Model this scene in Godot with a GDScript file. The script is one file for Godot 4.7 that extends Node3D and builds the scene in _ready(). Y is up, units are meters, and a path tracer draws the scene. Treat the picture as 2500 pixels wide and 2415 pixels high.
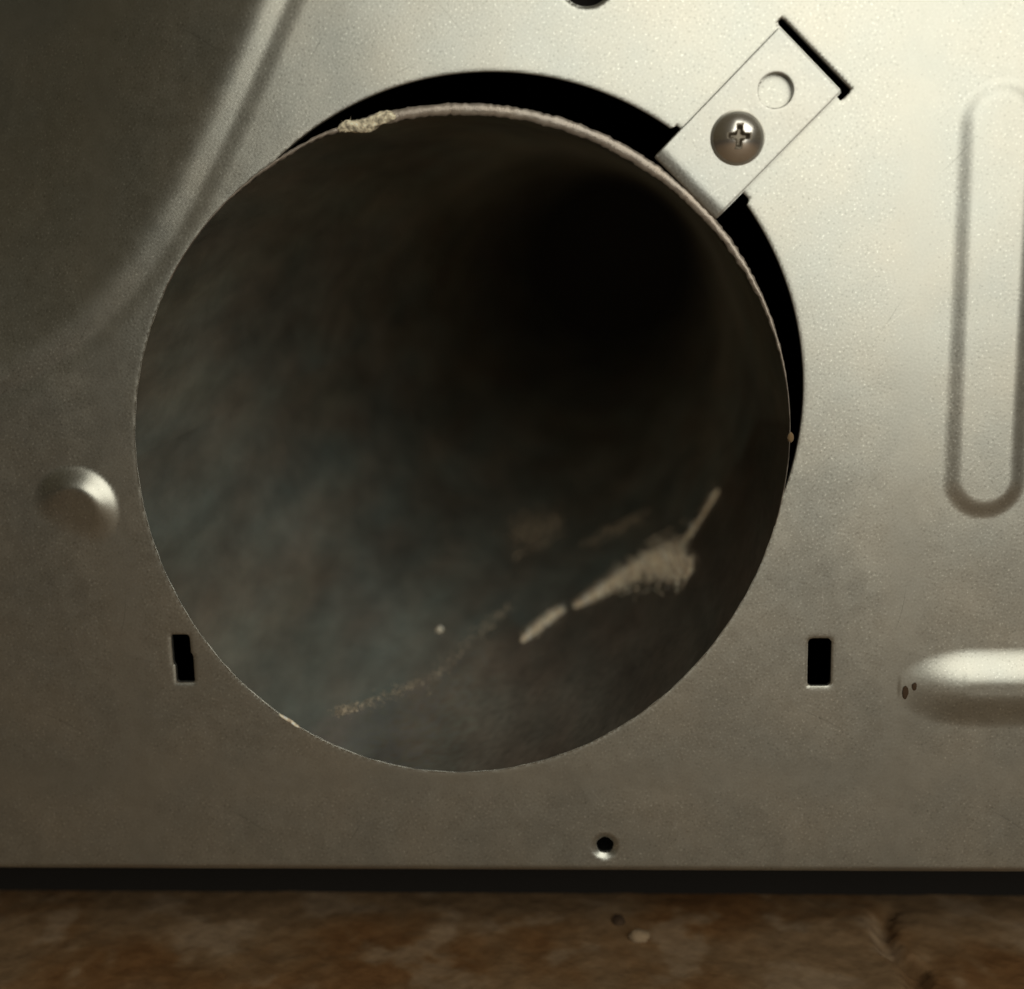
extends Node3D

# Close-up of the back of a clothes dryer: steel back panel, exhaust duct, mounting tab and screw, floor below.
# All plan coordinates are millimetres on the panel plane (x right, y up, z towards the viewer), turned to metres when meshes are made.

const MM := 0.001
const DUCT := Vector2(-1.2, -2.4)          # duct axis on the panel
const HOLE := Vector2(4.35, 6.42)          # centre of the hole cut in the panel
const HOLE_R := 49.4
const TAB_O := Vector2(35.45, 37.9)        # foot of the mounting tab
const TAB_V := Vector2(0.715, 0.699)       # along the tab, away from the duct
const TAB_U := Vector2(0.699, -0.715)      # across the tab
const BOTTOM := -75.1                      # lower edge of the panel
const FLOOR_Y := -91.5

var dents := FastNoiseLite.new()
var fuzz := FastNoiseLite.new()
var crease_h := PackedFloat32Array()
var rng := RandomNumberGenerator.new()

func _ready():
	rng.seed = 7
	dents.seed = 3; dents.frequency = 0.021; dents.fractal_octaves = 3
	fuzz.seed = 11; fuzz.frequency = 0.22; fuzz.fractal_octaves = 4
	# ---- camera
	var cam := Camera3D.new(); cam.name = "camera"
	cam.position = Vector3(18.25, 22.17, 185.0) * MM
	cam.rotation_degrees = Vector3(-9.7, 3.3, -1.37)
	cam.rotation_order = EULER_ORDER_YXZ
	cam.fov = 46.0; cam.near = 0.01; cam.far = 20.0
	var lens := CameraAttributesPhysical.new()      # a phone's small aperture, about 3 mm, so near and far soften a little
	lens.frustum_focal_length = 28.27; lens.frustum_focus_distance = 0.186; lens.exposure_aperture = 6.5
	cam.attributes = lens
	add_child(cam)
	# ---- environment: a dim warm room, no sky
	var we := WorldEnvironment.new(); we.name = "environment"
	var env := Environment.new()
	env.background_mode = Environment.BG_COLOR
	env.background_color = Color(0.030, 0.0198, 0.0048).linear_to_srgb()
	env.tonemap_mode = Environment.TONE_MAPPER_LINEAR
	env.tonemap_exposure = 1.0
	env.sdfgi_enabled = true; env.ssao_enabled = true; env.ssil_enabled = true
	we.environment = env
	add_child(we)
	# ---- a broad soft lamp panel above and to the right, behind the camera
	var lamp := AreaLight3D.new(); lamp.name = "lamp_panel"
	lamp.area_size = Vector2(0.46, 0.50)
	lamp.look_at_from_position(Vector3(0.17, 0.215, 0.40), Vector3(0.03, 0.0, 0.0), Vector3(0.45, 0.89, 0.0))
	lamp.light_color = Color(1.0, 0.985, 0.93)
	lamp.light_energy = 0.170
	lamp.area_range = 5.0
	lamp.shadow_enabled = true
	add_child(lamp)
	# ---- small warm fill light added in line with the duct to brighten its walls
	var bore_fill := SpotLight3D.new(); bore_fill.name = "duct_fill_light"
	bore_fill.look_at_from_position(Vector3(-0.027, -0.031, 0.31), Vector3(-0.0012, -0.0024, 0.0), Vector3.UP)
	bore_fill.light_color = Color(1.0, 0.88, 0.72)
	bore_fill.light_energy = 0.075
	bore_fill.light_size = 0.01
	bore_fill.spot_angle = 8.0; bore_fill.spot_angle_attenuation = 0.35; bore_fill.spot_range = 3.0
	bore_fill.shadow_enabled = true
	add_child(bore_fill)
	build_materials()
	build_floor()
	build_dryer()
	build_lint()
	pebble("dirt_speck", "larger brown speck of dirt left of the level rib", "speck", Vector3(71.0, -43.1, panel_height(Vector2(71.0, -43.1)) + 0.05), Vector3(0.5, 1.1, 0.12), M.crumb, 8)
	pebble("dirt_speck", "smaller dark speck of dirt at the level rib's end", "speck", Vector3(72.4, -42.1, panel_height(Vector2(72.4, -42.1)) + 0.05), Vector3(0.4, 0.65, 0.12), M.crumb, 9)

# ------------------------------------------------------------------ materials
var M := {}

func noise_image(seed_, freq, size, octaves := 4, kind := FastNoiseLite.TYPE_SIMPLEX_SMOOTH) -> Image:
	var n := FastNoiseLite.new(); n.seed = seed_; n.frequency = freq; n.fractal_octaves = octaves; n.noise_type = kind
	if kind == FastNoiseLite.TYPE_CELLULAR:
		n.cellular_return_type = FastNoiseLite.RETURN_CELL_VALUE; n.fractal_type = FastNoiseLite.FRACTAL_NONE
	var i := n.get_seamless_image(size, size)
	i.convert(Image.FORMAT_L8)
	return i

func tex(img: Image) -> ImageTexture:
	img.generate_mipmaps()
	return ImageTexture.create_from_image(img)

func build_materials():
	var S := 1024
	# galvanised steel: cloudy tone, crystal flakes, speckle and the odd scuff
	var cloud := noise_image(21, 0.006, S, 5).get_data()
	var flake := noise_image(22, 0.05, S, 1, FastNoiseLite.TYPE_CELLULAR).get_data()
	var grit := noise_image(23, 0.22, S, 3).get_data()
	var grit2 := noise_image(25, 0.035, S, 4).get_data()
	var col := PackedByteArray(); col.resize(S * S * 3)
	var rgh := PackedByteArray(); rgh.resize(S * S)
	var hgt := PackedByteArray(); hgt.resize(S * S)
	for k in S * S:
		var c := cloud[k] / 255.0 - 0.5
		var f := flake[k] / 255.0 - 0.5
		var g := grit[k] / 255.0 - 0.5
		var g2 := grit2[k] / 255.0 - 0.5
		var v := 0.82 + 0.03 * c + 0.02 * f + 0.06 * g + 0.03 * g2 + 0.16 * smoothstep(0.24, 0.36, g) - 0.10 * smoothstep(0.27, 0.36, -g)
		col[k * 3] = int(clampf(v + 0.02 * c, 0, 1) * 255)
		col[k * 3 + 1] = int(clampf(v - 0.005, 0, 1) * 255)
		col[k * 3 + 2] = int(clampf(v - 0.018 - 0.02 * c, 0, 1) * 255)
		rgh[k] = int(clampf(0.80 + 0.05 * c + 0.03 * f + 0.10 * g + 0.07 * g2, 0, 1) * 255)
		hgt[k] = int(clampf(0.5 + 0.6 * g + 0.10 * g2 + 0.10 * f, 0, 1) * 255)
	# a few faint scratches
	for k in 46:
		var p := Vector2(rng.randf(), rng.randf()) * S
		var d := Vector2.from_angle(rng.randf_range(0.2, 1.5) if k % 3 else rng.randf() * TAU)
		var curl := rng.randf_range(-0.006, 0.006)
		var n := rng.randi_range(14, 90)
		var tone := rng.randf_range(-0.11, 0.09)
		for j in n:
			var i := (posmod(int(p.y), S) * S + posmod(int(p.x), S))
			var f := tone * sin(PI * j / n) * 255
			for q in 3: col[i * 3 + q] = clampi(int(col[i * 3 + q] + f), 0, 255)
			hgt[i] = clampi(int(hgt[i] - absf(f)), 0, 255)
			p += d; d = d.rotated(curl)
	var ci := Image.create_from_data(S, S, false, Image.FORMAT_RGB8, col)
	var ri := Image.create_from_data(S, S, false, Image.FORMAT_L8, rgh)
	var hi := Image.create_from_data(S, S, false, Image.FORMAT_L8, hgt)
	hi.convert(Image.FORMAT_RGBA8)
	var ni := hi.duplicate(); ni.bump_map_to_normal_map(1.6)
	var ct := tex(ci); var rt := tex(ri); var nt := tex(ni)
	var steel := StandardMaterial3D.new()
	steel.albedo_color = Color(0.91, 0.918, 0.895); steel.albedo_texture = ct
	steel.metallic = 0.92; steel.roughness = 0.455; steel.roughness_texture = rt
	steel.roughness_texture_channel = BaseMaterial3D.TEXTURE_CHANNEL_RED
	steel.normal_enabled = true; steel.normal_texture = nt; steel.normal_scale = 0.06
	M.steel = steel
	var tab: StandardMaterial3D = steel.duplicate()
	tab.albedo_color = Color(0.89, 0.90, 0.885); tab.normal_scale = 0.07
	M.tab = tab
	var rim: StandardMaterial3D = steel.duplicate()
	rim.albedo_color = Color(0.82, 0.78, 0.74); rim.normal_scale = 0.4; rim.metallic = 0.5
	M.rim = rim
	var screw := StandardMaterial3D.new()
	screw.albedo_color = Color(0.97, 0.96, 0.94); screw.metallic = 0.93; screw.roughness = 0.20
	screw.roughness_texture = rt; screw.roughness_texture_channel = BaseMaterial3D.TEXTURE_CHANNEL_RED
	screw.roughness = 0.30
	M.screw = screw
	var recess: StandardMaterial3D = screw.duplicate()
	recess.albedo_color = Color(0.55, 0.52, 0.47); recess.roughness = 0.7
	M.recess = recess
	# duct bore: steel dulled by dust, in grey, green and brown blotches
	var a := noise_image(31, 0.007, 512, 5).get_data()
	var b := noise_image(32, 0.012, 512, 5).get_data()
	var dcol := PackedByteArray(); dcol.resize(512 * 512 * 3)
	var dh := noise_image(33, 0.03, 512, 5)
	var d3 := dh.get_data()
	for k in 512 * 512:
		var p := a[k] / 255.0; var q := b[k] / 255.0; var r := d3[k] / 255.0
		var v := 0.53 + 0.16 * (p - 0.5) + 0.10 * (r - 0.5)
		dcol[k * 3] = int(clampf(v * lerpf(0.97, 1.04, q), 0, 1) * 255)
		dcol[k * 3 + 1] = int(clampf(v * lerpf(1.01, 0.98, q), 0, 1) * 255)
		dcol[k * 3 + 2] = int(clampf(v * lerpf(0.99, 0.93, q), 0, 1) * 255)
	var bore := StandardMaterial3D.new()
	bore.albedo_texture = tex(Image.create_from_data(512, 512, false, Image.FORMAT_RGB8, dcol))
	bore.metallic = 0.3; bore.roughness = 0.45; bore.vertex_color_use_as_albedo = true
	dh.convert(Image.FORMAT_RGBA8); dh.bump_map_to_normal_map(2.0)
	bore.normal_enabled = true; bore.normal_texture = tex(dh); bore.normal_scale = 0.3
	M.bore = bore
	M.lint_dark = lint_material(Color(0.32, 0.28, 0.235), 41, 0.0)
	M.lint_pale = lint_material(Color(0.97, 0.90, 0.80), 42)
	M.lint_grey = lint_material(Color(0.70, 0.65, 0.57), 44)
	M.lint_cream = lint_material(Color(0.84, 0.80, 0.70), 45)
	M.lint_tan = lint_material(Color(0.62, 0.51, 0.36), 43)
	# floor: worn concrete, brown and rust stained
	var fa := noise_image(51, 0.006, 512, 5).get_data()
	var fb := noise_image(52, 0.016, 512, 4).get_data()
	var fh := noise_image(53, 0.05, 512, 5)
	var fc := fh.get_data()
	var fcol := PackedByteArray(); fcol.resize(512 * 512 * 3)
	for k in 512 * 512:
		var p := smoothstep(0.45, 0.85, fa[k] / 255.0); var q := smoothstep(0.5, 0.8, fb[k] / 255.0); var r := fc[k] / 255.0 - 0.5
		var c := Color(0.47, 0.39, 0.30).lerp(Color(0.42, 0.30, 0.17), p).lerp(Color(0.56, 0.50, 0.44), q * 0.7)
		c = Color(c.r * 1.0, c.g * 0.96, c.b * 0.88); r *= 0.6
		fcol[k * 3] = int(clampf(c.r + r * 0.14, 0, 1) * 255)
		fcol[k * 3 + 1] = int(clampf(c.g + r * 0.13, 0, 1) * 255)
		fcol[k * 3 + 2] = int(clampf(c.b + r * 0.12, 0, 1) * 255)
	var fl := StandardMaterial3D.new()
	fl.albedo_texture = tex(Image.create_from_data(512, 512, false, Image.FORMAT_RGB8, fcol))
	fl.roughness = 0.75
	fh.convert(Image.FORMAT_RGBA8); fh.bump_map_to_normal_map(3.0)
	fl.normal_enabled = true; fl.normal_texture = tex(fh); fl.normal_scale = 0.25
	M.floor = fl
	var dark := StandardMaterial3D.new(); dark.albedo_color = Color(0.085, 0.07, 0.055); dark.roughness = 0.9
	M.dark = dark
	var shade_black := StandardMaterial3D.new(); shade_black.albedo_color = Color(0.03, 0.028, 0.026); shade_black.roughness = 1.0  # near black, stands for the darkness deep in the duct
	M.shade_black = shade_black
	var shell := StandardMaterial3D.new(); shell.albedo_color = Color(0.90, 0.90, 0.89); shell.roughness = 0.4
	M.shell = shell
	var stone := StandardMaterial3D.new(); stone.albedo_color = Color(0.55, 0.47, 0.37); stone.roughness = 0.85
	M.stone = stone
	var crumb := StandardMaterial3D.new(); crumb.albedo_color = Color(0.26, 0.19, 0.12); crumb.roughness = 0.9
	M.crumb = crumb

func lint_material(c: Color, s: int, sheen := 0.3) -> StandardMaterial3D:
	var n := noise_image(s, 0.04, 256, 5).get_data()
	var d := PackedByteArray(); d.resize(256 * 256 * 3)
	for k in 256 * 256:
		var v := 1.0 + 0.9 * (n[k] / 255.0 - 0.5)
		d[k * 3] = int(clampf(c.r * v, 0, 1) * 255); d[k * 3 + 1] = int(clampf(c.g * v, 0, 1) * 255); d[k * 3 + 2] = int(clampf(c.b * v, 0, 1) * 255)
	var m := StandardMaterial3D.new()
	m.albedo_texture = tex(Image.create_from_data(256, 256, false, Image.FORMAT_RGB8, d))
	m.roughness = 0.95; m.rim_enabled = sheen > 0.0; m.rim = sheen
	return m

# ------------------------------------------------------------------ node helpers
func tag(o: Node, label := "", category := "", group := "", kind := ""):
	if label: o.set_meta("label", label)
	if category: o.set_meta("category", category)
	if group: o.set_meta("group", group)
	if kind: o.set_meta("kind", kind)

func put(called: String, mesh: Mesh, material: Material, parent: Node = self) -> MeshInstance3D:
	var o := MeshInstance3D.new(); o.name = called; o.mesh = mesh; o.material_override = material
	o.cast_shadow = GeometryInstance3D.SHADOW_CASTING_SETTING_ON
	parent.add_child(o, true)
	return o

class Sheet:
	var v := PackedVector3Array()
	var n := PackedVector3Array()
	var uv := PackedVector2Array()
	var i := PackedInt32Array()
	func add(p: Vector3, nn: Vector3, u: Vector2) -> int:
		v.append(p * 0.001); n.append(nn); uv.append(u)
		return v.size() - 1
	func quad(a: int, b: int, c: int, d: int):
		i.append_array(PackedInt32Array([a, b, c, a, c, d]))
	func mesh() -> ArrayMesh:
		var A := []; A.resize(Mesh.ARRAY_MAX)
		A[Mesh.ARRAY_VERTEX] = v; A[Mesh.ARRAY_NORMAL] = n; A[Mesh.ARRAY_TEX_UV] = uv; A[Mesh.ARRAY_INDEX] = i
		# tangents for the normal map
		var st := SurfaceTool.new()
		var m0 := ArrayMesh.new(); m0.add_surface_from_arrays(Mesh.PRIMITIVE_TRIANGLES, A)
		st.create_from(m0, 0); st.generate_tangents()
		return st.commit()

# A pressed sheet of metal: the surface height(p) over a grid, clipped where cut(p) < 0, with the cut edges given a thickness.
# region(p) says which of the parts a cell belongs to; the parts share edges and normals.
func pressed_sheet(xs: PackedFloat32Array, ys: PackedFloat32Array, height: Callable, cut: Callable, region: Callable, regions: int, thick: float, uv_mm: float) -> Array:
	var nx := xs.size(); var ny := ys.size()
	var sd := PackedFloat32Array(); sd.resize(nx * ny)
	for j in ny:
		for k in nx:
			sd[j * nx + k] = cut.call(Vector2(xs[k], ys[j]))
	var sheets := []; var maps := []
	for r in regions:
		sheets.append(Sheet.new())
		var m := PackedInt32Array(); m.resize(nx * ny); m.fill(-1); maps.append(m)
	var e := 0.08
	var vert := func(s: Sheet, p: Vector2) -> int:
		var h: float = height.call(p)
		var hx: float = height.call(p + Vector2(e, 0)); var hy: float = height.call(p + Vector2(0, e))
		return s.add(Vector3(p.x, p.y, h), Vector3(-(hx - h) / e, -(hy - h) / e, 1).normalized(), p / uv_mm)
	for j in ny - 1:
		for k in nx - 1:
			var q := [j * nx + k, j * nx + k + 1, (j + 1) * nx + k + 1, (j + 1) * nx + k]
			var s0 := sd[q[0]]; var s1 := sd[q[1]]; var s2 := sd[q[2]]; var s3 := sd[q[3]]
			if s0 < 0 and s1 < 0 and s2 < 0 and s3 < 0: continue
			var r: int = region.call(Vector2((xs[k] + xs[k + 1]) * 0.5, (ys[j] + ys[j + 1]) * 0.5))
			var s: Sheet = sheets[r]
			var m: PackedInt32Array = maps[r]
			var P := [Vector2(xs[k], ys[j]), Vector2(xs[k + 1], ys[j]), Vector2(xs[k + 1], ys[j + 1]), Vector2(xs[k], ys[j + 1])]
			for t in 4:
				if sd[q[t]] >= 0 and m[q[t]] < 0:
					m[q[t]] = vert.call(s, P[t])
			maps[r] = m
			if s0 >= 0 and s1 >= 0 and s2 >= 0 and s3 >= 0:
				s.quad(m[q[0]], m[q[3]], m[q[2]], m[q[1]])
				continue
			var poly := []; var crossing := []
			for t in 4:
				var u := (t + 1) % 4
				var a := sd[q[t]]; var b := sd[q[u]]
				if a >= 0: poly.append(m[q[t]])
				if (a >= 0) != (b >= 0):
					var id: int = vert.call(s, (P[t] as Vector2).lerp(P[u], a / (a - b)))
					poly.append(id); crossing.append([poly.size() - 1, a >= 0])
			for t in range(1, poly.size() - 1):
				s.i.append_array(PackedInt32Array([poly[0], poly[t + 1], poly[t]]))
			for c in crossing.size():
				if not crossing[c][1]: continue
				var d: Array = crossing[(c + 1) % crossing.size()]
				var pa := s.v[poly[crossing[c][0]]] * 1000.0; var pb := s.v[poly[d[0]]] * 1000.0
				var side := Vector3(pb.y - pa.y, pa.x - pb.x, 0).normalized()
				var w := [s.add(pa, side, Vector2(pa.x, pa.y) / uv_mm), s.add(pb, side, Vector2(pb.x, pb.y) / uv_mm),
					s.add(pb - Vector3(0, 0, thick), side, Vector2(pb.x, pb.y + thick) / uv_mm), s.add(pa - Vector3(0, 0, thick), side, Vector2(pa.x, pa.y + thick) / uv_mm)]
				s.quad(w[0], w[1], w[2], w[3])
	var out := []
	for r in regions: out.append((sheets[r] as Sheet).mesh())
	return out

func steps(lo: float, hi: float, d: float, far_lo: float, far_hi: float) -> PackedFloat32Array:
	var a := PackedFloat32Array()
	var x := lo; var g := d
	while x > far_lo:
		g *= 1.35; x -= g; a.append(maxf(x, far_lo))
	a.reverse()
	var n := int(round((hi - lo) / d))
	for k in n + 1: a.append(lo + (hi - lo) * k / n)
	x = hi; g = d
	while x < far_hi:
		g *= 1.35; x += g; a.append(minf(x, far_hi))
	return a

func refine(a: PackedFloat32Array, lo: float, hi: float, d: float) -> PackedFloat32Array:   # finer steps between lo and hi
	var b := PackedFloat32Array()
	for x in a:
		if x < lo - 0.01: b.append(x)
	for k in int(round((hi - lo) / d)) + 1: b.append(lo + k * d)
	for x in a:
		if x > hi + 0.01: b.append(x)
	return b

# ------------------------------------------------------------------ panel shape
func box_sd(p: Vector2, c: Vector2, half: Vector2, r := 0.0) -> float:
	var q := (p - c).abs() - half + Vector2(r, r)
	return Vector2(maxf(q.x, 0), maxf(q.y, 0)).length() + minf(maxf(q.x, q.y), 0) - r

func duct_outer(th: float) -> float:   # the duct is a little out of round
	return 53.35 + 0.10 * cos(th) + 0.05 * sin(th) - 0.70 * cos(2 * th) + 0.56 * sin(2 * th) + 0.10 * cos(3 * th) + 0.39 * sin(3 * th)

func tab_uv(p: Vector2) -> Vector2:
	var d := p - TAB_O
	return Vector2(d.dot(TAB_U), d.dot(TAB_V))

func panel_cut(p: Vector2) -> float:   # > 0 on the metal
	var s := 1e3
	if p.x > -62 and p.x < 62 and p.y > -60 and p.y < 68:
		s = p.distance_to(HOLE) - HOLE_R
		var d := p - DUCT
		s = minf(s, d.length() - duct_outer(atan2(d.y, d.x)) - 0.03)
		var t := tab_uv(p)
		s = minf(s, box_sd(t, Vector2(0.35, -4), Vector2(8.05, 9.4), 0.4))     # notch under the tab
		s = minf(s, box_sd(t, Vector2(0, 26.45), Vector2(7.4, 0.55), 0.15))    # slot beyond the tab's end
		s = minf(s, box_sd(t, Vector2(7.1, 25.9), Vector2(0.55, 1.1), 0.15))
		s = minf(s, box_sd(p, Vector2(-48.65, -35.1), Vector2(1.6, 2.6), 0.25))
		s = minf(s, box_sd(p, Vector2(-48.3, -38.4), Vector2(1.6, 2.5), 0.25))
		s = minf(s, box_sd(p, Vector2(57.15, -38.0), Vector2(1.9, 4.05), 0.7))
	s = minf(s, p.distance_to(Vector2(20.6, 68.6)) - 3.9)
	s = minf(s, p.distance_to(Vector2(21.95, -70.2)) - 1.45 - 0.04 * sin(5 * (p - Vector2(21.95, -70.2)).angle()))
	return s

func shoulder(d: float, w: float) -> float:   # 1 inside, 0 outside, a rounded slope w wide
	return smoothstep(0.0, 1.0, clampf(-d / w, 0.0, 1.0))

func crease_d(p: Vector2) -> float:   # distance from the crease, positive to its right
	var q := p - Vector2(-45, 31)
	var u := clampf(q.dot(Vector2(-0.69, -0.724)), -70.0, 80.0)
	var w := q.dot(Vector2(0.724, -0.69))
	var c := -5.1e-5 * u * u * u - 4.93e-3 * u * u + 0.11846 * u - 2.0396
	var dc := -1.53e-4 * u * u - 9.86e-3 * u + 0.11846
	return (w - c) / sqrt(1 + dc * dc)

func build_crease():   # height against distance from the crease, summed up from its slope; d from -400 to 10 mm in 0.1 mm steps
	crease_h.resize(4101)
	var h := 0.0
	for k in range(4100, -1, -1):
		var d := -400.0 + 0.1 * k
		var s := 0.0
		s += 0.11 * smoothstep(4.4, 2.4, d) * smoothstep(0.6, 1.9, d)         # first fold, down to the left
		s += (0.29 + 0.31 * smoothstep(-5.0, -42.0, d)) * smoothstep(-0.9, -5.6, d) * smoothstep(-85.0, -50.0, d)
		s -= 0.05 * smoothstep(1.2, 0.3, d) * smoothstep(-3.0, -0.4, d)       # the ridge that catches the lamp
		h -= s * 0.1
		crease_h[k] = h

func panel_height(p: Vector2) -> float:
	var h := 0.0
	if p.x < 8.0:
		var d := crease_d(p)
		if d < 9.9:
			var f := clampf((d + 400.0) * 10.0, 0.0, 4099.0)
			var k := int(f)
			h += lerpf(crease_h[k], crease_h[k + 1], f - k)
	# long upright rib, short level rib, half-moon boss
	if p.x > 70:
		h += 0.62 * shoulder(box_sd(p, Vector2(82.2, 19.0), Vector2(6.6, 33.5), 6.55), 3.1)
		h += 1.35 * shoulder(box_sd(Vector2(80.0 - (80.0 - p.x) * 0.5 if p.x < 80.0 else p.x, p.y), Vector2(171.0, -42.4), Vector2(96.5, 6.9), 6.85), 6.2)
	if p.x < -50 and p.y < 5:
		var q := p - Vector2(-64.5, -11.0)
		h += 2.0 * smoothstep(7.5, 3.5, q.length()) * smoothstep(-4.5, 6.0, q.dot(Vector2(0.42, 0.91)))
	# cut edges are rolled a little
	var c := panel_cut(p)
	if c < 1.5:
		var by_duct := minf(absf(p.distance_to(HOLE) - HOLE_R), absf(p.distance_to(DUCT) - 53.5)) < 2.0
		h -= (0.08 if by_duct else 0.15) * exp(-maxf(c, 0.0) / 0.22)
	var b := p.distance_to(Vector2(21.95, -70.2))
	if b < 6: h -= 0.4 * smoothstep(2.6, 1.3, b)
	var b2 := p.distance_to(Vector2(20.6, 69.0))
	if b2 < 9: h -= 0.4 * smoothstep(5.0, 3.8, b2)
	# folded lower edge
	var e := p.y - BOTTOM
	if e < 1.6: h -= 1.6 - sqrt(maxf(1.6 * 1.6 - (1.6 - e) * (1.6 - e), 0.0))
	h += 0.10 * dents.get_noise_2d(p.x, p.y)
	return h

func panel_region(p: Vector2) -> int:
	if p.x > 70:
		if box_sd(p, Vector2(82.2, 19.0), Vector2(6.6, 33.5), 6.55) < 0: return 1
		if box_sd(p, Vector2(170.0, -42.4), Vector2(100.5, 6.9), 6.85) < 0: return 2
	if p.x < -50 and p.y < 5:
		var q := p - Vector2(-64.5, -11.0)
		if q.length() < 8.6 and q.y > -6: return 3
	if p.x < 8 and crease_d(p) < 0.3: return 4
	return 0

# ------------------------------------------------------------------ dryer
func axis(z: float) -> Vector2:   # the duct climbs a little to the right as it runs in
	return DUCT + Vector2(0.072, 0.075) * maxf(-z, 0.0)

func lathe(profile: Array, radius: Callable, a0: float, a1: float, n: int, uv_mm: float, tint := [], stretch := 1.0) -> ArrayMesh:
	# profile: [share of the wall from bore (0) to outside (1), z]; radius(th, share, z) gives the radius
	var st := SurfaceTool.new(); st.begin(Mesh.PRIMITIVE_TRIANGLES)
	st.set_smooth_group(0)
	var ids := []
	for k in n + 1:
		var th := lerpf(a0, a1, float(k) / n)
		var run := 0.0
		for j in profile.size():
			var r: float = radius.call(th, profile[j][0], profile[j][1])
			if j > 0: run += Vector2(profile[j][0] - profile[j - 1][0], profile[j][1] - profile[j - 1][1]).length()
			st.set_uv(Vector2(th * 52.0 / uv_mm, run / uv_mm / stretch))
			if tint.size(): st.set_color(stain(rad_to_deg(th), profile[j][1]))
			var c := axis(profile[j][1])
			st.add_vertex(Vector3(c.x + r * cos(th), c.y + r * sin(th), profile[j][1]) * MM)
	var w := profile.size()
	for k in n:
		for j in w - 1:
			var a := k * w + j
			for id in [a, a + 1, a + w, a + 1, a + w + 1, a + w]: st.add_index(id)
	st.generate_normals(); st.generate_tangents()
	return st.commit()

# where dust has felted onto the lower right of the bore, from the lip inwards: [degrees, depth]
const FELT := [[-124, 6], [-115, -13], [-103, -35], [-96.6, -62], [-92.7, -70], [-85.6, -60], [-82.9, -66], [-76, -73], [-64, -77], [-50, -66], [-44.6, -60], [-38.9, -74], [-29.7, -77], [-14.6, -68], [-5, -50], [0, -25], [5, 6]]

func stain(deg: float, z: float) -> Color:
	var m := 0.0
	if deg > -126 and deg < 7:
		var far := table(deg, FELT) + 5.0 * fuzz.get_noise_2d(deg * 0.9, 5.0)
		m = smoothstep(far - 4.0, far + 4.0, z) * smoothstep(-124.0, -104.0, deg)
	var wear := 0.5 + 0.5 * dents.get_noise_2d(deg * 1.6 + 70.0, z * 0.35)
	var c := Color(0.90, 1.0, 0.98).lerp(Color(1.08, 0.98, 0.84), clampf(wear * 1.3 - 0.15 + 0.35 * sin(deg_to_rad(deg)), 0, 1))
	var grain := 1.0 + 0.35 * fuzz.get_noise_2d(deg * 4.0, z * 1.5)
	var felt := Color(0.66, 0.57, 0.50).lerp(Color(1.25, 1.14, 1.02), smoothstep(-70.0, -112.0, deg))
	return c.lerp(felt * grain, m * 0.9)

func rim_thick(th: float) -> float:
	var d := rad_to_deg(th)
	var t := 0.13 + 0.12 * fuzz.get_noise_1d(d * 0.8)
	t += 1.65 * smoothstep(-2.0, 60.0, d) * smoothstep(112.0, 100.0, d)
	t += 0.45 * smoothstep(100.0, 106.0, d) * smoothstep(140.0, 118.0, d)
	return t

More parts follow.
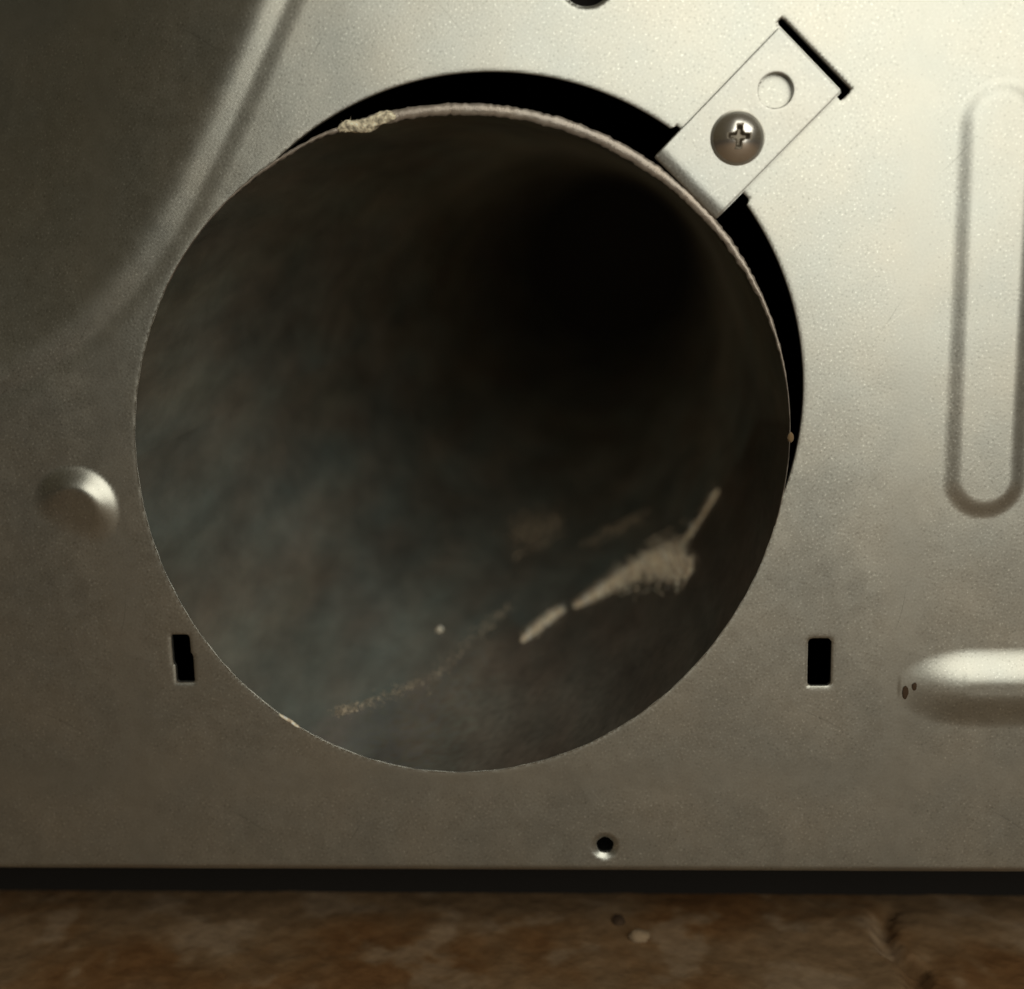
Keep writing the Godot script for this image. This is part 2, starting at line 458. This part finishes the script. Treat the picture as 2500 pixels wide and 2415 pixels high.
func build_dryer():
	var dryer := Node3D.new(); dryer.name = "clothes_dryer"; add_child(dryer)
	tag(dryer, "grey steel back of a clothes dryer with a round exhaust duct", "clothes dryer")
	build_crease()
	var xs := refine(steps(-88, 96, 0.5, -330, 340), 20.0, 24.0, 0.125)
	var ys := steps(BOTTOM, 76, 0.5, BOTTOM, 760)
	# a finer step where the panel's edge rolls under
	var fine := PackedFloat32Array()
	for k in 8: fine.append(BOTTOM + 0.02 + 0.06 * k)
	var ys2 := PackedFloat32Array([BOTTOM]); ys2.append_array(fine)
	for y in ys:
		if y > BOTTOM + 0.49: ys2.append(y)
	ys2 = refine(ys2, -72.0, -68.0, 0.125)
	var parts := pressed_sheet(xs, ys2, panel_height, panel_cut, panel_region, 5, 0.8, 128.0)
	var panel := put("back_panel", parts[0], M.steel, dryer)
	tag(panel.get_parent().get_node("back_panel"), "flat galvanised steel panel round the duct")
	tag(put("embossed_rib", parts[1], M.steel, panel), "long upright rib with round ends at right edge")
	tag(put("embossed_rib", parts[2], M.steel, panel), "level rib low at right, bright along its top")
	tag(put("embossed_boss", parts[3], M.steel, panel), "small half-moon boss left of the duct")
	tag(put("recessed_corner", parts[4], M.steel, panel), "sunken upper left corner beyond the slanting crease")
	# folded bottom flange
	var fb := BoxMesh.new(); fb.size = Vector3(670, 0.8, 14) * MM
	var fo := put("bottom_flange", fb, M.steel, panel); fo.position = Vector3(5, BOTTOM + 0.35, -1.7 - 7.0) * MM
	# cabinet: closed box behind the panel, dark inside
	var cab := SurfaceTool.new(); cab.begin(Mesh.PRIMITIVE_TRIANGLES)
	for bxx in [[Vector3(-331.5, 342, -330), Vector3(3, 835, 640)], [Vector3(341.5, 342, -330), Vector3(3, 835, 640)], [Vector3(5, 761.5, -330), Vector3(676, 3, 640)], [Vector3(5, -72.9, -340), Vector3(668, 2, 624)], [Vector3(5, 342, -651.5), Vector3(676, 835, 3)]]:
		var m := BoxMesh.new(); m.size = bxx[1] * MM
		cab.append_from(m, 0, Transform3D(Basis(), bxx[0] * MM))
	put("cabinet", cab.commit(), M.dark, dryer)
	# added strip coloured dark to stand in for the shade under the panel
	var shade_strip := BoxMesh.new(); shade_strip.size = Vector3(640, 16.4, 20) * MM
	put("added_shade_strip", shade_strip, M.dark, dryer).position = Vector3(5, -83.2, -33.0) * MM
	for c in [[-300, -60], [310, -60], [-300, -600], [310, -600]]:
		var f := CylinderMesh.new(); f.top_radius = 0.014; f.bottom_radius = 0.018; f.height = (BOTTOM - FLOOR_Y) * MM; f.radial_segments = 20
		put("foot", f, M.dark, dryer).position = Vector3(c[0], (BOTTOM + FLOOR_Y) * 0.5, c[1]) * MM
	# brace behind the hole at the top
	var br := BoxMesh.new(); br.size = Vector3(60, 24, 1.2) * MM
	put("inner_brace", br, M.dark, dryer).position = Vector3(20, 76, -9) * MM
	build_duct(dryer)

func build_duct(dryer: Node3D):
	var wall := func(th: float, s: float, z: float) -> float:
		var ro := duct_outer(th)
		var deep := smoothstep(-2.0, -60.0, z)
		var r := lerpf(ro - rim_thick(th) * (1.0 - s), 52.6 + 0.5 * s, deep)
		return r
	var prof := []
	var z0 := -600.0
	while z0 < -2.0:
		prof.append([0.0, z0]); z0 += clampf(-z0 * 0.03, 1.0, 6.0)
	for z in [-2.0, -1.2, -0.6, 0.3]: prof.append([0.0, z])
	var duct := put("exhaust_duct", lathe(prof, wall, -PI, PI, 420, 110.0, [1], 2.6), M.bore, dryer)
	tag(duct, "round metal exhaust duct, dusty and dark inside")
	# end of the bore: the blower housing, blackened to paint in the dark depth
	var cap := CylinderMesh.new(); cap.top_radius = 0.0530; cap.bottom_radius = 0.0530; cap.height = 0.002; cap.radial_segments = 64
	var co := put("duct_end", cap, M.shade_black, duct); co.position = Vector3(axis(-600).x, axis(-600).y, -601) * MM; co.rotation.x = PI / 2
	# rolled lip
	var lip := []
	for a in [[0.0, 0.3], [0.03, 0.55], [0.16, 0.75], [0.4, 0.85], [0.65, 0.84], [0.88, 0.72], [0.97, 0.5], [1.0, 0.3], [1.0, -8.0], [1.0, -20.0], [1.0, -35.0], [1.0, -60.0], [1.0, -600.0]]: lip.append(a)
	var lipr := func(th: float, s: float, z: float) -> float:
		var r: float = wall.call(th, s, z)
		if z > 0.2: r += 0.3 * fuzz.get_noise_3d(cos(th) * 190, sin(th) * 190, s * 9) * minf(rim_thick(th), 1.0)
		return r
	tag(put("rolled_lip", lathe(lip, lipr, deg_to_rad(-14), deg_to_rad(150), 420, 60.0), M.rim, duct), "rolled metal edge of the duct, widest at the top")
	tag(put("cut_edge", lathe([[0.0, 0.3], [0.1, 0.38], [0.9, 0.38], [1.0, 0.3], [1.0, -8.0], [1.0, -20.0], [1.0, -35.0], [1.0, -60.0], [1.0, -600.0]], wall, deg_to_rad(150), deg_to_rad(346), 420, 60.0), M.steel, duct), "thin edge of the duct along the panel")
	# mounting tab: folded out from the lip, screwed to the panel
	var tab_cut := func(p: Vector2) -> float:
		var s := -box_sd(p, Vector2(0, 12.55), Vector2(6.7, 12.9), 0.35)
		return minf(s, p.distance_to(Vector2(-0.45, 18.85)) - 2.5)
	var tab_h := func(p: Vector2) -> float:
		var c: float = tab_cut.call(p)
		var h := 1.35 - 0.14 * exp(-maxf(c, 0) / 0.14)
		h -= 0.35 * smoothstep(2.4, -0.6, p.y) * smoothstep(2.4, -0.6, p.y)
		h += 0.08 * dents.get_noise_2d(p.x * 2 + 50, p.y * 2)
		h -= 0.05 * smoothstep(9.0, 14.0, p.distance_to(Vector2(0.35, 10.2)))
		return h
	var tm: ArrayMesh = pressed_sheet(steps(-6.9, 6.9, 0.2, -6.9, 6.9), steps(-0.6, 25.8, 0.2, -0.6, 25.8), tab_h, tab_cut, func(_p): return 0, 1, 1.05, 128.0)[0]
	var tab := put("mounting_tab", tm, M.tab, duct)
	tab.transform = Transform3D(Basis(Vector3(TAB_U.x, TAB_U.y, 0), Vector3(TAB_V.x, TAB_V.y, 0), Vector3(0, 0, 1)), Vector3(TAB_O.x, TAB_O.y, 0) * MM)
	tag(tab, "flat steel tab with a spare hole, folded from the duct lip")
	# pan-head screw with a cross recess
	var sh := func(p: Vector2) -> float:
		var r := p.length()
		var h := sqrt(maxf(5.17 * 5.17 - r * r, 0.0)) - 2.87 - 0.5 * smoothstep(3.7, 4.3, r)
		var q := p.rotated(0.06)
		var arm := maxf(smoothstep(0.42, 0.22, absf(q.x)) * smoothstep(1.75, 1.0, absf(q.y)), smoothstep(0.42, 0.22, absf(q.y)) * smoothstep(1.75, 1.0, absf(q.x)))
		arm = maxf(arm, smoothstep(0.9, 0.4, r))
		return h - 0.95 * arm
	var scr := func(p: Vector2) -> int:
		var q := p.rotated(0.06)
		return 1 if (minf(absf(q.x), absf(q.y)) < 0.55 and maxf(absf(q.x), absf(q.y)) < 1.9) or p.length() < 1.0 else 0
	var g := steps(-4.4, 4.4, 0.1, -4.4, 4.4)
	var sm := pressed_sheet(g, g, sh, func(p): return 4.28 - p.length(), scr, 2, 0.4, 128.0)
	var screw := put("screw", sm[0], M.screw, dryer)
	var at := TAB_O + TAB_U * 0.35 + TAB_V * 10.2
	screw.position = Vector3(at.x, at.y, 1.42) * MM
	tag(screw, "shiny round-headed cross-slot screw through the tab")
	put("cross_recess", sm[1], M.recess, screw)

# ------------------------------------------------------------------ lint
func bore_point(deg: float, z: float, lift: float) -> Vector3:
	var th := deg_to_rad(deg)
	var r := lerpf(duct_outer(th) - rim_thick(th), 52.6, smoothstep(-2.0, -60.0, z)) - lift
	var c := axis(z)
	return Vector3(c.x + r * cos(th), c.y + r * sin(th), z)

func table(x: float, t: Array) -> float:
	if x <= t[0][0]: return t[0][1]
	for k in range(1, t.size()):
		if x <= t[k][0]: return lerpf(t[k - 1][1], t[k][1], (x - t[k - 1][0]) / (t[k][0] - t[k - 1][0]))
	return t[-1][1]

func fibres(st: SurfaceTool, at: Callable, n: int, length: float, width: float):
	for k in n:
		var o: Array = at.call()          # [point, inward normal]
		var p: Vector3 = o[0]; var nn: Vector3 = o[1]
		var d := (Vector3(rng.randfn(), rng.randfn(), rng.randfn()).normalized() + nn * 0.5).normalized()
		var bend := Vector3(rng.randfn(), rng.randfn(), rng.randfn()) * 0.5
		var side := d.cross(Vector3(0.3, 0.2, 1)).normalized() * width * 0.5
		var L := length * rng.randf_range(0.4, 1.2)
		var prev := p
		for s in 3:
			var q := prev + (d + bend * (s / 3.0)).normalized() * L / 3.0
			var w0 := side * (1.0 - s / 3.4); var w1 := side * (1.0 - (s + 1) / 3.4)
			var A := (prev - w0) * MM; var B := (prev + w0) * MM; var C := (q + w1) * MM; var D := (q - w1) * MM
			for v in [A, B, C, A, C, D]:
				st.set_uv(Vector2(v.x, v.y) * 30.0); st.add_vertex(v)
			prev = q

func lint_thing(called: String, label: String, body: ArrayMesh, at: Callable, n: int, length: float, width: float, mat: Material):
	var root := Node3D.new(); root.name = called; add_child(root, true)
	tag(root, label, "lint")
	put("felt", body, mat, root)
	if n > 0:
		var st := SurfaceTool.new(); st.begin(Mesh.PRIMITIVE_TRIANGLES)
		st.set_smooth_group(-1)
		fibres(st, at, n, length, width)
		st.generate_normals()
		tag(put("fibres", st.commit(), mat, root), "", "", "", "stuff")

# fluff on the bore: flecks and fibres strewn along a spine of [degrees, depth, half width along the duct, half width round it in degrees]
func fluff(called: String, label: String, category: String, spine: Array, flecks: int, size: float, threads: int, length: float, mat: Material):
	var spot := func(spread: float) -> Array:
		var f := rng.randf() * (spine.size() - 1.001)
		var k := int(f); var t := f - k
		var A: Array = spine[k]; var B: Array = spine[k + 1]
		var o := []
		for q in 4: o.append(lerpf(A[q], B[q], t))
		if rng.randf() < 0.14: spread *= 2.0
		var g := rng.randfn() * spread
		var deg: float = o[0] + o[3] * rng.randfn() * spread
		var z: float = o[1] + o[2] * clampf(g, -2.2, 2.2)
		var edge := clampf(1.0 - absf(g) * 0.6, 0.0, 1.0)
		var p := bore_point(deg, z, 0.06 + 1.3 * edge * rng.randf() * minf(o[2] / 5.0, 1.0))
		var c := axis(z)
		return [p, Vector3(c.x - p.x, c.y - p.y, 0).normalized()]
	var root := Node3D.new(); root.name = called; add_child(root, true)
	tag(root, label, category)
	var st := SurfaceTool.new(); st.begin(Mesh.PRIMITIVE_TRIANGLES); st.set_smooth_group(-1)
	for k in flecks:
		var o: Array = spot.call(0.55)
		var c: Vector3 = o[0]; var inward: Vector3 = (o[1] + Vector3(rng.randfn(), rng.randfn(), rng.randfn()) * 0.6 + Vector3(0.1, 0.35, 0.5)).normalized()
		var across: Vector3 = inward.cross(Vector3(0.2, 0.5, 1).rotated(Vector3.UP, rng.randf() * TAU)).normalized() * size * rng.randf_range(0.4, 1.2)
		var along: Vector3 = inward.cross(across) * rng.randf_range(0.4, 1.0)
		for v in [c - across, c + along, c + across, c - across, c + across, c - along]:
			st.set_uv(Vector2(v.x, v.y) / 9.0); st.add_vertex(v * MM)
	st.generate_normals()
	tag(put("felt", st.commit(), mat, root), "", "", "", "stuff")
	if threads > 0:
		var sf := SurfaceTool.new(); sf.begin(Mesh.PRIMITIVE_TRIANGLES); sf.set_smooth_group(-1)
		fibres(sf, func(): return spot.call(0.75), threads, length, 0.07)
		sf.generate_normals()
		tag(put("fibres", sf.commit(), mat, root), "", "", "", "stuff")

func build_lint():
	fluff("lint_clump", "large pale clump of lint inside the lower right of duct", "lint", [[-75, -72, 0.8, 0.5], [-70, -76, 2.5, 0.6], [-64, -80, 4.5, 0.8], [-57, -80, 8, 1.0], [-51, -74, 10, 1.2], [-47.5, -67, 10, 1.3], [-45.5, -61, 8, 1.3], [-44.0, -55, 4, 1.0], [-42.5, -50, 1.5, 0.7]], 6500, 0.42, 1300, 2.4, M.lint_pale)
	fluff("lint_strand", "thin pale strand of lint running up right from the clump", "lint", [[-48, -71, 2.0, 0.5], [-43, -73.5, 1.6, 0.4], [-38.9, -75.3, 1.6, 0.4], [-33, -77.5, 1.2, 0.3], [-29.7, -78.2, 0.8, 0.2]], 900, 0.32, 160, 2.0, M.lint_pale)
	fluff("lint_tuft", "small pale tuft of lint below left of the clump", "lint", [[-86.5, -55, 0.8, 0.3], [-84, -62, 2.6, 0.6], [-81, -68, 2.8, 0.7], [-78.5, -71, 0.8, 0.5]], 1000, 0.36, 260, 2.0, M.lint_pale)
	fluff("lint_line", "faint thin line of lint curving down left in the duct", "lint", [[-117, -9, 0.6, 0.8], [-115, -13, 1.2, 1.1], [-109, -24, 2.0, 1.2], [-102.9, -34.6, 2.4, 1.1], [-96.6, -63, 4.0, 1.6], [-92.5, -77, 3.0, 1.0]], 900, 0.2, 60, 1.6, M.lint_grey)
	fluff("dust_smudge", "pale smudge of dust deep in the bottom of duct", "dust", [[-99, -141, 12, 2.5], [-94, -141, 22, 4.0], [-87, -142, 16, 3.0]], 420, 0.40, 0, 0.0, M.lint_grey)
	fluff("dust_streak", "faint streak of dust deep in the lower right of duct", "dust", [[-78, -118, 5, 1.0], [-70, -124.9, 6, 1.2], [-63, -127, 5, 1.0], [-56.4, -127.3, 3, 0.6]], 170, 0.36, 0, 0.0, M.lint_grey)
	fluff("lint_speck", "tiny round lint speck low inside the duct", "lint", [[-106.5, -57, 1.0, 0.4], [-106.1, -56, 1.0, 0.4]], 80, 0.35, 0, 0.0, M.lint_pale)
	# lumps of lint caught on the lip
	lump("lint_lump", "pale lumpy lint on the duct rim at upper left", 98.2, 108.3, 1.0, 1.0, M.lint_cream, 25)
	pebble("lint_crumb", "tiny tan crumb of lint on the duct rim at right", "lint", Vector3(51.75, -0.9, 0.6), Vector3(0.5, 0.8, 0.4), M.lint_tan, 12)
	lump("lint_wisp", "bright wisp of lint on the duct rim at lower left", -125.5, -121.0, 0.25, 0.42, M.lint_pale, 0)

func lump(called: String, label: String, d0: float, d1: float, half: float, high: float, mat: Material, n: int):
	var st := SurfaceTool.new(); st.begin(Mesh.PRIMITIVE_TRIANGLES); st.set_smooth_group(0)
	var na := 80; var nb := 28
	var shape := func(deg: float, b: float) -> Vector3:
		var x := (deg - d0) / (d1 - d0)
		var k := pow(maxf(1.0 - pow(absf(2 * x - 1), 3.5), 0.0), 0.5)
		var th := deg_to_rad(deg)
		var mid := duct_outer(th) - rim_thick(th) * 0.5 - 0.15 + (0.25 if half > 0.5 else 0.06) * sin(x * 9.0)
		var nz := 1.0 + 0.3 * fuzz.get_noise_3d(deg * 2.4, cos(b) * 5, sin(b) * 5)
		var r := mid + half * k * nz * cos(b)
		return Vector3(DUCT.x + r * cos(th), DUCT.y + r * sin(th), 0.75 + high * 0.8 * k * nz * sin(b))
	for i in na + 1:
		for j in nb + 1:
			var deg := lerpf(d0, d1, float(i) / na); var b := TAU * j / nb
			st.set_uv(Vector2(deg, b * half) / 12.0); st.add_vertex(shape.call(deg, b) * MM)
	for i in na:
		for j in nb:
			var a := i * (nb + 1) + j
			for id in [a, a + nb + 1, a + 1, a + 1, a + nb + 1, a + nb + 2]: st.add_index(id)
	st.generate_normals(); st.generate_tangents()
	var at := func() -> Array:
		var b := rng.randf_range(0, PI)
		var p: Vector3 = shape.call(rng.randf_range(d0, d1), b)
		return [p, Vector3(0, 0, 1)]
	lint_thing(called, label, st.commit(), at, n, 0.7, 0.07, mat)

# ------------------------------------------------------------------ floor
func build_floor():
	var fn := FastNoiseLite.new(); fn.seed = 9; fn.frequency = 0.05; fn.fractal_octaves = 4
	var xs := steps(-110, 130, 1.2, -3000, 3000)
	var zs := steps(-70, 30, 1.0, -3000, 3000)
	var s := Sheet.new()
	var h := func(p: Vector2) -> float:
		var near := smoothstep(260.0, 120.0, p.length())
		var v: float = near * 0.55 * fn.get_noise_2d(p.x, p.y)
		# a crack that runs away to the right
		if absf(p.y + 10) < 40 and absf(p.x - 73) < 25:
			var cx := 72.0 - 0.20 * (p.y + 10.0) + 2.5 * fn.get_noise_2d(p.y * 1.2, 40.0) + 5.0 * smoothstep(-6.0, 4.0, p.y)
			v -= 2.4 * smoothstep(3.0, 0.3, absf(p.x - cx)) * smoothstep(-22.0, -12.0, p.y)
		return v
	for z in zs:
		for x in xs:
			var p := Vector2(x, z); var y: float = h.call(p)
			var hx: float = h.call(p + Vector2(0.4, 0)); var hz: float = h.call(p + Vector2(0, 0.4))
			s.add(Vector3(x, FLOOR_Y + y, z), Vector3(-(hx - y) / 0.4, 1, -(hz - y) / 0.4).normalized(), p / 150.0)
	var w := xs.size()
	for j in zs.size() - 1:
		for k in w - 1:
			var a := j * w + k
			s.quad(a, a + 1, a + w + 1, a + w)
	var f := put("floor", s.mesh(), M.floor)
	tag(f, "stained brown concrete floor below the dryer", "", "", "structure")
	pebble("pebble", "small pale pebble on the floor under panel edge", "pebble", Vector3(28.0, FLOOR_Y + 0.4, -7.5), Vector3(1.9, 1.1, 1.6), M.stone, 5)
	pebble("dirt_crumb", "dark crumb of dirt on floor behind the pale pebble", "crumb", Vector3(24.5, FLOOR_Y + 0.2, -13.0), Vector3(1.2, 0.8, 1.8), M.crumb, 6)

func pebble(called: String, label: String, category: String, at: Vector3, r: Vector3, mat: Material, seed_: int):
	var n := FastNoiseLite.new(); n.seed = seed_; n.frequency = 0.8
	var st := SurfaceTool.new(); st.begin(Mesh.PRIMITIVE_TRIANGLES); st.set_smooth_group(0)
	for i in 17:
		for j in 25:
			var d := Vector3(sin(PI * i / 16) * cos(TAU * j / 24), cos(PI * i / 16), sin(PI * i / 16) * sin(TAU * j / 24))
			st.add_vertex(d * r * (1.0 + 0.2 * n.get_noise_3dv(d * 1.4)) * MM)
	for i in 16:
		for j in 24:
			var a := i * 25 + j
			for id in [a, a + 1, a + 25, a + 1, a + 26, a + 25]: st.add_index(id)
	st.generate_normals()
	var o := put(called, st.commit(), mat)
	o.position = at * MM
	tag(o, label, category)
